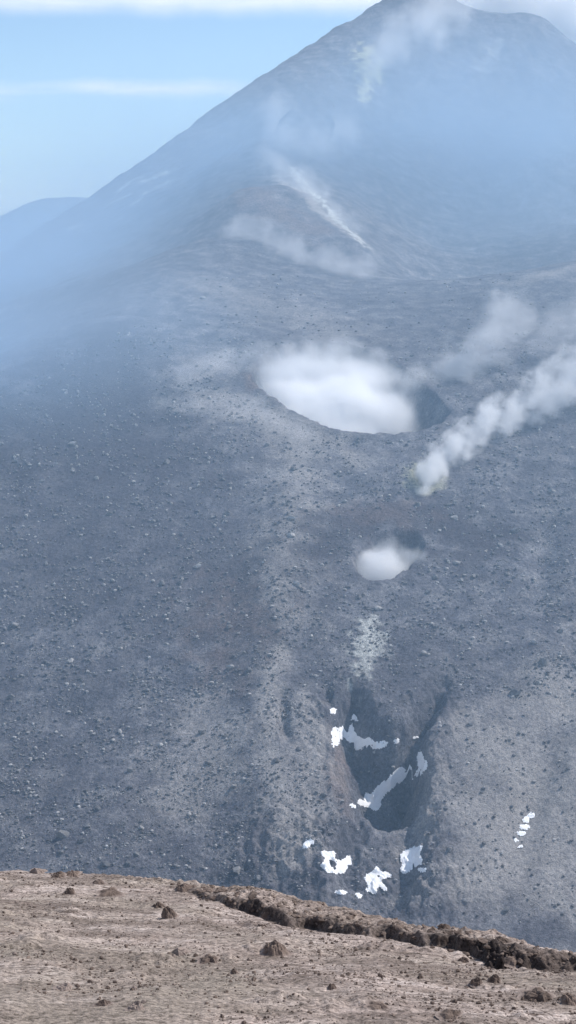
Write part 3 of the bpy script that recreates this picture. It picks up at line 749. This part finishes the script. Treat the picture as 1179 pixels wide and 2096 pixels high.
# ------------------------------------------------------------------ snow patches draped on the slope
MAT_SNOW = snow_material()
def zp(x, y): return (500 + x / 1.7364, 1200 + y / 1.7364)
SNOW = [
 ([(313, 505), (325, 500), (350, 520), (372, 520), (378, 506), (388, 512), (400, 535), (425, 545), (450, 548), (470, 558), (500, 550), (512, 560), (495, 576), (470, 578), (440, 580), (410, 584), (380, 582), (376, 560), (362, 545), (340, 552), (328, 570), (314, 572), (312, 540)], 'long ragged snow patch across the upper gully under the headwall'),
 ([(305, 438), (316, 432), (328, 440), (322, 454), (308, 454)], 'small snow spot above the left end of the upper snow patch'),
 ([(533, 545), (545, 541), (552, 550), (545, 560), (534, 558)], 'tiny snow spot right of the upper snow patch'),
 ([(600, 545), (612, 541), (620, 547), (610, 554), (602, 553)], 'tiny snow spot on the right edge of the shaded gully'),
 ([(388, 478), (398, 474), (406, 480), (398, 485), (384, 494), (376, 490)], 'tiny snow spot just above the upper snow patch'),
 ([(545, 650), (562, 645), (572, 655), (570, 678), (590, 680), (604, 683), (580, 694), (560, 698), (535, 712), (518, 725), (508, 740), (497, 760), (485, 780), (480, 798), (455, 800), (440, 796), (412, 780), (400, 765), (412, 758), (425, 768), (430, 748), (458, 735), (470, 715), (490, 705), (505, 695), (520, 675), (535, 660)], 'large elongated snow patch slanting across the shaded gully'),
 ([(616, 600), (622, 586), (632, 592), (634, 612), (645, 622), (652, 628), (648, 650), (638, 655), (628, 672), (612, 678), (604, 680), (612, 660), (622, 645), (612, 632)], 'curved snow patch on the right wall of the gully'),
 ([(372, 775), (385, 774), (398, 784), (390, 789), (376, 784)], 'small snow spot at the lower left of the slanting patch'),
 ([(556, 955), (570, 945), (590, 940), (612, 930), (632, 920), (630, 940), (622, 960), (635, 975), (625, 992), (600, 1005), (580, 1018), (558, 1024), (556, 1005), (564, 990), (554, 975)], 'bright triangular snow patch low on the right of the gully'),
 ([(617, 1008), (630, 1002), (648, 1004), (642, 1016), (622, 1016)], 'small oval snow spot right of the triangular patch'),
 ([(210, 935), (208, 925), (222, 912), (220, 900), (232, 895), (244, 905), (250, 915), (236, 925), (222, 930)], 'small snow patch on the left edge of the lower gully'),
 ([(270, 945), (285, 942), (300, 948), (318, 942), (325, 955), (318, 968), (335, 975), (350, 978), (362, 972), (380, 980), (380, 992), (368, 1000), (365, 1015), (345, 1026), (325, 1022), (300, 1020), (280, 1005), (268, 992), (282, 985), (290, 968), (276, 958)], 'ragged snow patch on broken ground at the lower left of the gully'),
 ([(465, 1005), (475, 1003), (488, 1018), (520, 1022), (524, 1035), (500, 1040), (485, 1042), (488, 1058), (505, 1070), (508, 1085), (495, 1086), (482, 1068), (472, 1080), (470, 1096), (450, 1096), (432, 1084), (440, 1065), (432, 1045), (420, 1038), (440, 1030), (452, 1015)], 'branching snow patch at the foot of the gully'),
 ([(322, 1086), (340, 1081), (365, 1086), (364, 1094), (345, 1096), (325, 1093)], 'thin flat snow streak lowest on the left'),
 ([(394, 1094), (406, 1090), (420, 1100), (414, 1110), (400, 1108)], 'small snow spot between the flat streak and the branching patch'),
 ([(1006, 816), (1022, 808), (1034, 812), (1030, 824), (1010, 826)], 'topmost of the string of snow spots on the right slope'),
 ([(988, 834), (1000, 822), (1014, 828), (1010, 842), (994, 844)], 'second snow spot from the top of the string on the right slope'),
 ([(976, 858), (992, 850), (1016, 852), (1012, 866), (982, 868)], 'widest snow spot in the middle of the string on the right slope'),
 ([(966, 878), (982, 874), (1004, 876), (998, 886), (976, 888)], 'fourth snow spot from the top of the string on the right slope'),
 ([(958, 902), (968, 899), (975, 906), (964, 909)], 'small fifth snow spot of the string on the right slope'),
 ([(971, 930), (980, 921), (992, 930), (980, 932)], 'lowest small snow spot of the string on the right slope'),
]
RING = [(308, 975), (322, 978), (330, 990), (320, 1002), (306, 998), (300, 986)]
for pix, lab in SNOW:
    P = np.array([zp(*q) for q in pix])
    lo, hi = P.min(0) - 4, P.max(0) + 4
    st = 0.8
    gu, gv = np.meshgrid(np.arange(lo[0], hi[0], st), np.arange(lo[1], hi[1], st))
    sd = poly_sd(gu, gv, smooth_poly(P, 1)) - 0.6 + 3.4 * fbm(gu / 4.5, gv / 3.6, 4, 801)
    if 'ragged snow patch on broken' in lab:
        sd = np.maximum(sd, -poly_sd(gu, gv, np.array([zp(*q) for q in RING])))
    pw = TER.hit(gu, gv, 200).reshape(gu.shape + (3,))
    zz = TER.z(pw[..., 0].ravel(), pw[..., 1].ravel()).reshape(gu.shape)
    zs = sum(TER.z(pw[..., 0].ravel() + rr_ * math.cos(q), pw[..., 1].ravel() + rr_ * math.sin(q)) for q in np.arange(8) * math.pi / 4 for rr_ in (0.7, 1.5)).reshape(gu.shape) / 16
    zz = np.maximum(zz, zs * 0.85 + zz * 0.15)
    thick = 0.08 + 0.14 * sm(0, -4, sd)
    V = np.stack([pw[..., 0], pw[..., 1], zz + thick], -1)
    Yd = V[..., 1]
    Fq = grid_faces(*gu.shape)
    inq = (sd.ravel()[Fq] < 0.4).sum(1) >= 3
    jump = (Yd.ravel()[Fq].max(1) - Yd.ravel()[Fq].min(1)) < 4.5
    Fq = Fq[inq & jump]
    if len(Fq) == 0: continue
    idx, inv = np.unique(Fq, return_inverse=True)
    o = mesh_obj('snow_patch', V.reshape(-1, 3)[idx], inv.reshape(Fq.shape), MAT_SNOW)
    tag(o, lab, 'snow patch', 'old snow patches left in the gully and slope')

# ------------------------------------------------------------------ steam and haze: real scattering media
def vmath(nd, lk, op, a, b=None):
    n = nd.new('ShaderNodeVectorMath'); n.operation = op
    for i, q in enumerate((a, b)):
        if q is None: continue
        if isinstance(q, (tuple, list, np.ndarray)): n.inputs[i].default_value = tuple(float(t) for t in q)
        else: lk.new(q, n.inputs[i])
    return n.outputs['Value'] if op in ('DOT_PRODUCT', 'LENGTH') else n.outputs[0]

def scatter_out(nd, lk, d, color, aniso, grey=1.0):
    s = nd.new('ShaderNodeVolumeScatter'); s.inputs['Color'].default_value = (*color, 1); s.inputs['Anisotropy'].default_value = aniso
    ab = nd.new('ShaderNodeVolumeAbsorption'); ab.inputs['Color'].default_value = tuple(1 - (1 - q) * grey for q in color) + (1,)
    ad = nd.new('ShaderNodeAddShader'); lk.new(s.outputs[0], ad.inputs[0]); lk.new(ab.outputs[0], ad.inputs[1])
    for n in (s, ab):
        if isinstance(d, float): n.inputs['Density'].default_value = d
        else: lk.new(d, n.inputs['Density'])
    o = nd.new('ShaderNodeOutputMaterial'); lk.new(ad.outputs[0], o.inputs['Volume'])

def chain_material(name, pts, color, dens, nscale, nk, soft, aniso, step, detail, fade):
    """density that falls off around a chain of rounded segments, torn up by 3-D noise; in the object's own space"""
    m, nt, nd, lk = new_mat(name)
    tc = nd.new('ShaderNodeTexCoord'); P = tc.outputs['Object']
    wn = nd.new('ShaderNodeTexNoise'); wn.inputs['Scale'].default_value = nscale * 0.45; wn.inputs['Detail'].default_value = 1.0; lk.new(P, wn.inputs['Vector'])
    wv = vmath(nd, lk, 'SUBTRACT', wn.outputs['Color'], (0.5, 0.5, 0.5))
    sc_ = nd.new('ShaderNodeVectorMath'); sc_.operation = 'SCALE'; sc_.inputs['Scale'].default_value = 0.55 / nscale; lk.new(wv, sc_.inputs[0])
    Pw = vmath(nd, lk, 'ADD', P, sc_.outputs[0])
    f = None; n = len(pts) - 1
    for i in range(n):
        (a, ra), (b, rb) = pts[i], pts[i + 1]
        ba = b - a; L = float(ba @ ba)
        pa = vmath(nd, lk, 'SUBTRACT', P, a)
        h = math_node(nd, lk, 'DIVIDE', vmath(nd, lk, 'DOT_PRODUCT', pa, ba), L, clamp=True)
        v = nd.new('ShaderNodeVectorMath'); v.operation = 'SCALE'; v.inputs[0].default_value = tuple(ba); lk.new(h, v.inputs['Scale'])
        dd = vmath(nd, lk, 'LENGTH', vmath(nd, lk, 'SUBTRACT', pa, v.outputs[0]))
        r = math_node(nd, lk, 'MULTIPLY_ADD', h, float(rb - ra), float(ra))
        q = math_node(nd, lk, 'SUBTRACT', 1.0, math_node(nd, lk, 'DIVIDE', dd, r))
        w0, w1 = 1 - (1 - fade) * i / n, 1 - (1 - fade) * (i + 1) / n
        wq = math_node(nd, lk, 'MULTIPLY_ADD', h, w1 - w0, w0)
        f2 = (q, wq)
        if f is None: f, fw = f2
        else:
            gt = math_node(nd, lk, 'GREATER_THAN', q, f)
            f = math_node(nd, lk, 'MAXIMUM', q, f)
            mx = nd.new('ShaderNodeMix'); mx.data_type = 'FLOAT'; lk.new(gt, mx.inputs[0]); lk.new(fw, mx.inputs[2]); lk.new(wq, mx.inputs[3]); fw = mx.outputs[0]
    n1 = noise(nd, lk, Pw, nscale, detail, 0.6)
    k = math_node(nd, lk, 'MULTIPLY_ADD', n1, nk, -0.5 * nk)
    mr = nd.new('ShaderNodeMapRange'); mr.interpolation_type = 'SMOOTHSTEP'; mr.inputs['From Min'].default_value = 0.0; mr.inputs['From Max'].default_value = soft
    lk.new(math_node(nd, lk, 'ADD', f, k), mr.inputs['Value'])
    edge = nd.new('ShaderNodeMapRange'); edge.interpolation_type = 'SMOOTHSTEP'; edge.inputs['From Min'].default_value = -0.25; edge.inputs['From Max'].default_value = 0.1; lk.new(f, edge.inputs['Value'])
    d = math_node(nd, lk, 'MULTIPLY', math_node(nd, lk, 'MULTIPLY', mr.outputs[0], edge.outputs[0]), math_node(nd, lk, 'MULTIPLY', fw, dens))
    scatter_out(nd, lk, d, color, aniso)
    m.cycles.volume_step_rate = step
    return m

def haze_material(name, color, dens, nscale, nk, step, aniso=0.15, torn=False, detail=2.0):
    m, nt, nd, lk = new_mat(name)
    tc = nd.new('ShaderNodeTexCoord'); g = nd.new('ShaderNodeNewGeometry')
    mr = nd.new('ShaderNodeMapRange'); mr.interpolation_type = 'SMOOTHSTEP'
    mr.inputs['From Min'].default_value = 0.0; mr.inputs['From Max'].default_value = 1.0; mr.inputs['To Min'].default_value = 1; mr.inputs['To Max'].default_value = 0
    lk.new(vmath(nd, lk, 'LENGTH', tc.outputs['Object']), mr.inputs['Value'])
    n1 = noise(nd, lk, g.outputs['Position'], nscale, detail, 0.55)
    k = math_node(nd, lk, 'MAXIMUM', math_node(nd, lk, 'MULTIPLY_ADD', n1, nk, 1 - 0.5 * nk), 0.0)
    if torn:
        f = math_node(nd, lk, 'SUBTRACT', 0.95, vmath(nd, lk, 'LENGTH', tc.outputs['Object']))
        t = nd.new('ShaderNodeMapRange'); t.interpolation_type = 'SMOOTHSTEP'; t.inputs['From Min'].default_value = 0.0; t.inputs['From Max'].default_value = 0.9
        lk.new(math_node(nd, lk, 'ADD', f, math_node(nd, lk, 'MULTIPLY_ADD', n1, nk, -0.5 * nk)), t.inputs['Value'])
        e2 = nd.new('ShaderNodeMapRange'); e2.interpolation_type = 'SMOOTHSTEP'; e2.inputs['From Min'].default_value = -0.05; e2.inputs['From Max'].default_value = 0.35; lk.new(f, e2.inputs['Value'])
        d = math_node(nd, lk, 'MULTIPLY', t.outputs[0], e2.outputs[0])
    else: d = math_node(nd, lk, 'MULTIPLY', mr.outputs[0], k)
    scatter_out(nd, lk, math_node(nd, lk, 'MULTIPLY', d, dens), color, aniso)
    m.cycles.volume_step_rate = step
    return m
def chain_mesh(pts, grow=1.27):
    """a closed lumpy hose around the chain"""
    C = np.array([p for p, r in pts]); R = np.array([r for p, r in pts]) * grow
    t = np.r_[0, np.cumsum(np.linalg.norm(np.diff(C, axis=0), axis=1))]
    q = np.linspace(0, t[-1], max(10, 5 * len(pts)))
    c = np.stack([np.interp(q, t, C[:, k]) for k in range(3)], 1); r = np.interp(q, t, R)
    d0 = (c[1] - c[0]) / np.linalg.norm(c[1] - c[0]); d1 = (c[-1] - c[-2]) / np.linalg.norm(c[-1] - c[-2])
    e = np.array([0.99, 0.9, 0.7, 0.4])
    c = np.r_[c[0] - d0 * r[0] * e[:, None], c, c[-1] + d1 * r[-1] * e[::-1, None]]
    r = np.r_[r[0] * np.sqrt(1 - e ** 2), r, r[-1] * np.sqrt(1 - e[::-1] ** 2)]
    m = 16; V = []
    dirs = np.gradient(c, axis=0); dirs /= np.linalg.norm(dirs, axis=1)[:, None]
    for i in range(len(c)):
        up = np.array([0, 1.0, 0.13]); s = np.cross(dirs[i], up); s /= np.linalg.norm(s) + 1e-9; w = np.cross(dirs[i], s)
        an = np.linspace(0, 2 * np.pi, m, endpoint=False)
        V.append(c[i] + r[i] * (np.cos(an)[:, None] * s + np.sin(an)[:, None] * w))
    V = np.concatenate(V); nr = len(c)
    i, j = np.meshgrid(np.arange(nr - 1), np.arange(m), indexing='ij')
    a = i * m + j; b = i * m + (j + 1) % m
    Fq = np.stack([a, b, b + m, a + m], -1).reshape(-1, 4)
    V = np.r_[V, [c[0], c[-1]]]
    return V, Fq, m, nr

def chain(name, pix, dens, ns, nk=1.4, soft=0.5, color=(0.985, 0.985, 0.985), aniso=0.15, step=0.6, detail=3.0, fade=1.0, parent=None, origin=None):
    """pix: (u, v, Y, radius in metres)"""
    pts = [(at(u, v, Y), r) for u, v, Y, r in pix]
    org = np.array(origin if origin is not None else pts[0][0], float)
    pts = [(p - org, r) for p, r in pts]
    V, Fq, m, nr = chain_mesh(pts)
    nv = len(V)
    caps = [(nv - 2, (k + 1) % m, k, k) for k in range(m)] + [(nv - 1, (nr - 1) * m + k, (nr - 1) * m + (k + 1) % m, (nr - 1) * m + (k + 1) % m) for k in range(m)]
    me = bpy.data.meshes.new(name)
    me.from_pydata([tuple(q) for q in V], [], [tuple(q) for q in Fq] + [c[:3] for c in caps]); me.update()
    import bmesh
    bm = bmesh.new(); bm.from_mesh(me); bmesh.ops.recalc_face_normals(bm, faces=bm.faces); bm.to_mesh(me); bm.free()
    me.materials.append(chain_material(name + '_medium', pts, color, dens, ns, nk, soft, aniso, step, detail, fade))
    o = bpy.data.objects.new(name, me); col.objects.link(o)
    if parent: o.parent = parent
    else: o.location = org
    return o

def plume(label, chains):
    if len(chains) == 1:
        o = chain('steam_plume', **chains[0])
        return tag(o, label, 'steam plume', 'steam plumes')
    org = at(*chains[0]['pix'][0][:3])
    e = bpy.data.objects.new('steam_plume', None); e.location = org; col.objects.link(e)
    tag(e, label, 'steam plume', 'steam plumes')
    for k in chains: chain('steam_puff', parent=e, origin=org, **k)
    return e

def fill(parent, c, r, dens, ns, nk, tilt, rot):
    v, f = ICO3
    o = mesh_obj('steam_puff', v, f, haze_material('steam_fill_medium', (1.0, 1.0, 1.0), dens, ns, nk, 0.22, 0.15, True, 4.0))
    o.scale = r; o.rotation_euler = (tilt, 0, rot); o.parent = parent; o.location = Vector(c) - parent.location
e = plume('thick white steam filling the big crater and drifting off its right side', [
    dict(pix=[(560, 750, 428, 6), (660, 728, 436, 9), (760, 760, 434, 8), (850, 810, 426, 5)], dens=0.09, ns=0.10, nk=2.2, soft=0.9, step=0.5),
    dict(pix=[(820, 800, 424, 6), (900, 775, 428, 8), (990, 715, 434, 10), (1050, 640, 440, 9)], dens=0.13, ns=0.10, nk=2.8, soft=0.9, fade=0.5),
])
bc = big_poly.mean(0)
bz = float(BASE.z(bc[:1], bc[1:])[0])
fill(e, (bc[0] - 9, bc[1] + 3, bz - 6.3), (37, 35, 11.5), 0.85, 0.07, 1.6, 0.37, -0.10)
plume('bright narrow steam jet blown up to the right from the small yellow vent', [
    dict(pix=[(868, 1001, 355.5, 2.4), (880, 975, 359, 4.2), (902, 940, 367, 4.6), (975, 878, 384, 5.4), (1085, 828, 398, 7.0), (1180, 775, 410, 10.5), (1330, 690, 430, 16)], dens=0.46, ns=0.18, nk=4.6, soft=1.1, color=(1, 1, 1), step=0.2, detail=5.0, fade=0.22),
])
e = plume('soft steam cloud filling the left of the round pit', [
    dict(pix=[(785, 1150, 325, 4.2), (830, 1140, 325, 3.6), (862, 1142, 325, 2.2)], dens=0.13, ns=0.22, nk=1.8, soft=0.8, step=0.5),
    dict(pix=[(760, 1140, 327, 2.5), (800, 1120, 330, 3.0)], dens=0.10, ns=0.22, nk=1.8, soft=0.9, step=0.5),
])
pc = pit_poly.mean(0); pz = float(BASE.z(pc[:1], pc[1:])[0])
fill(e, (pc[0] - 2.4, pc[1] + 0.2, pz - 2.9), (10.0, 9.6, 4.8), 0.85, 0.16, 1.6, 0.38, 0.0)
plume('white steam streaming from behind the summit crest at the top right', [
    dict(pix=[(920, -15, 1085, 16), (1010, 5, 1085, 26), (1120, 15, 1080, 34), (1230, 70, 1070, 36)], dens=0.13, ns=0.03, nk=2.0, soft=0.8, step=0.15, color=(1, 1, 1)),
])
plume('wispy steam rising along the bowl rim beside the yellow streak near the summit', [
    dict(pix=[(760, 140, 900, 10), (820, 85, 925, 18), (880, 45, 960, 20), (930, 0, 1000, 18)], dens=0.042, ns=0.05, nk=3.8, soft=1.3, detail=5.0),
])
plume('broad pale steam wisp hanging on the left rim of the bowl below the yellow streak', [
    dict(pix=[(560, 215, 775, 9), (580, 265, 745, 17), (625, 315, 735, 17), (690, 270, 760, 16)], dens=0.045, ns=0.06, nk=3.4, soft=1.4, detail=5.0),
    dict(pix=[(550, 325, 685, 8), (630, 385, 655, 9), (730, 475, 622, 6)], dens=0.05, ns=0.09, nk=3.8, soft=1.3, detail=5.0),
])
plume('low steam streak creeping along the spur above the big crater', [
    dict(pix=[(480, 465, 598, 7), (570, 500, 582, 9), (650, 535, 572, 8), (750, 550, 566, 9)], dens=0.06, ns=0.09, nk=3.8, soft=1.3, detail=5.0),
])
plume('thin steam veil sweeping over the ground left of the big crater', [
    dict(pix=[(380, 760, 413, 4), (460, 735, 420, 6), (540, 725, 424, 6)], dens=0.05, ns=0.1, nk=2.2, soft=1.0),
    dict(pix=[(400, 830, 398, 4), (500, 840, 396, 7), (600, 900, 384, 7), (640, 960, 372, 4)], dens=0.035, ns=0.1, nk=2.2, soft=1.0),
])
plume('faint steam drifting over the slope at the right border above the jet', [
    dict(pix=[(1110, 690, 440, 7), (1170, 660, 445, 10), (1260, 600, 450, 12)], dens=0.035, ns=0.09, nk=2.2, soft=1.0),
])

def haze_bank(c, r, dens, parent, color):
    v, f = ICO3
    o = mesh_obj('haze_bank', v, f, haze_material('haze_medium', color, dens, 0.016, 2.0, 1.2))
    o.scale = r; o.parent = parent; o.location = Vector(c) - parent.location

# blue haze
hz = bpy.data.objects.new('blue_haze', None); hz.location = at(600, 600, 600); col.objects.link(hz)
tag(hz, 'blue gas haze hanging in the volcano bowl and over its left foot', 'haze', None, 'stuff')
HC = (0.55, 0.75, 0.98)
for c, r, dens in [(at(1000, 270, 800), (170, 115, 110), 0.0085), (at(1100, 480, 690), (110, 60, 45), 0.006), (at(40, 570, 640), (150, 95, 58), 0.013), (at(-110, 710, 420), (108, 95, 50), 0.0125), (at(420, 390, 720), (140, 90, 80), 0.0085)]:
    haze_bank(c, r, dens, hz, HC if c[1] > 700 else (0.60, 0.79, 1.0))
def box(name, lo, hi, mat):
    v = [(x, y, z) for x in (lo[0], hi[0]) for y in (lo[1], hi[1]) for z in (lo[2], hi[2])]
    return mesh_obj(name, v, [(0, 1, 3, 2), (4, 6, 7, 5), (0, 4, 5, 1), (2, 3, 7, 6), (0, 2, 6, 4), (1, 5, 7, 3)], mat, smooth=False)
m, nt, nd, lk = new_mat('thin_air_haze')
scatter_out(nd, lk, 0.00105, (0.50, 0.75, 1.0), 0.15, 0.8); m.cycles.homogeneous_volume = True
air = box('air_haze', (-1600, 110, -320), (1600, 1300, 60), m)
tag(air, 'thin bluish haze filling the whole valley and veiling the far cone', 'haze', None, 'stuff')

# ------------------------------------------------------------------ light and sky
SUN_AZ, SUN_EL = math.radians(64), math.radians(46)     # to the right of the view and behind the slope
to_sun = Vector((math.sin(SUN_AZ) * math.cos(SUN_EL), math.cos(SUN_AZ) * math.cos(SUN_EL), math.sin(SUN_EL)))
sun = bpy.data.lights.new('sun', 'SUN'); sun.energy = 5.0; sun.angle = math.radians(0.5); sun.color = (1.0, 0.96, 0.92)
so = bpy.data.objects.new('sun', sun); so.rotation_euler = (-to_sun).to_track_quat('-Z', 'Y').to_euler(); col.objects.link(so)

world = bpy.data.worlds.new('World'); scene.world = world; world.use_nodes = True
nt = world.node_tree; nd, lk = nt.nodes, nt.links; nd.clear()
sky = nd.new('ShaderNodeTexSky'); sky.sky_type = 'NISHITA'; sky.sun_disc = False
sky.sun_elevation = SUN_EL; sky.sun_rotation = SUN_AZ; sky.altitude = 2800; sky.air_density = 1.2; sky.dust_density = 0.0; sky.ozone_density = 2.5
tc = nd.new('ShaderNodeTexCoord')
sep = nd.new('ShaderNodeSeparateXYZ'); lk.new(tc.outputs['Generated'], sep.inputs[0])
# cloud layers as a texture of the sky's own direction (stretched along the horizon)
mp = nd.new('ShaderNodeMapping'); mp.inputs['Scale'].default_value = (1.0, 1.0, 9.0); lk.new(tc.outputs['Generated'], mp.inputs['Vector'])
cn = noise(nd, lk, mp.outputs[0], 5.0, 7, 0.6)
lown = noise(nd, lk, tc.outputs['Generated'], 9.0, 4, 0.6)
zw = math_node(nd, lk, 'ADD', sep.outputs['Z'], math_node(nd, lk, 'MULTIPLY_ADD', lown, 0.02, -0.01))
def layer(z0, w):
    d = math_node(nd, lk, 'ABSOLUTE', math_node(nd, lk, 'SUBTRACT', zw, z0))
    return math_node(nd, lk, 'SUBTRACT', 1.0, math_node(nd, lk, 'DIVIDE', d, w), clamp=True)
c1 = math_node(nd, lk, 'MULTIPLY', layer(0.0925, 0.008), ramp(nd, lk, cn, [(0.40, (0.05, 0.05, 0.05)), (0.66, (0.8, 0.8, 0.8))]))
up = nd.new('ShaderNodeMapRange'); up.interpolation_type = 'SMOOTHSTEP'; up.inputs['From Min'].default_value = 0.136; up.inputs['From Max'].default_value = 0.152; lk.new(zw, up.inputs['Value'])
c2 = math_node(nd, lk, 'MULTIPLY', up.outputs[0], ramp(nd, lk, cn, [(0.3, (0.35, 0.35, 0.35)), (0.6, (0.9, 0.9, 0.9))]))
fade = nd.new('ShaderNodeMapRange'); fade.inputs['From Min'].default_value = 0.25; fade.inputs['From Max'].default_value = 0.5; fade.inputs['To Min'].default_value = 1; fade.inputs['To Max'].default_value = 0.15; lk.new(sep.outputs['Z'], fade.inputs['Value'])
c2 = math_node(nd, lk, 'MULTIPLY', c2, fade.outputs[0])
cl = math_node(nd, lk, 'MAXIMUM', c1, c2)
skyc = mix(nd, lk, cl, sky.outputs[0], (7.5, 7.7, 8.2))
bg = nd.new('ShaderNodeBackground'); bg.inputs['Strength'].default_value = 0.15; lk.new(skyc, bg.inputs['Color'])
out = nd.new('ShaderNodeOutputWorld'); lk.new(bg.outputs[0], out.inputs[0])

cam = bpy.data.cameras.new('camera'); cam.sensor_fit = 'VERTICAL'; cam.sensor_height = 24.0; cam.lens = 24.0 * F / H
cam.clip_start = 0.05; cam.clip_end = 60000
co = bpy.data.objects.new('camera', cam); co.location = (0, 0, 0); co.rotation_euler = (math.pi / 2 - PITCH, 0, 0); col.objects.link(co)
scene.camera = co

scene.view_settings.view_transform = 'Standard'; scene.view_settings.look = 'None'; scene.view_settings.exposure = 0; scene.view_settings.gamma = 1
c = scene.cycles
c.use_denoising = True
c.max_bounces = 24; c.diffuse_bounces = 2; c.volume_bounces = 24; c.transparent_max_bounces = 32; c.transmission_bounces = 2; c.glossy_bounces = 1
c.volume_step_rate = 1.0; c.volume_max_steps = 128
c.use_adaptive_sampling = True; c.adaptive_threshold = 0.02
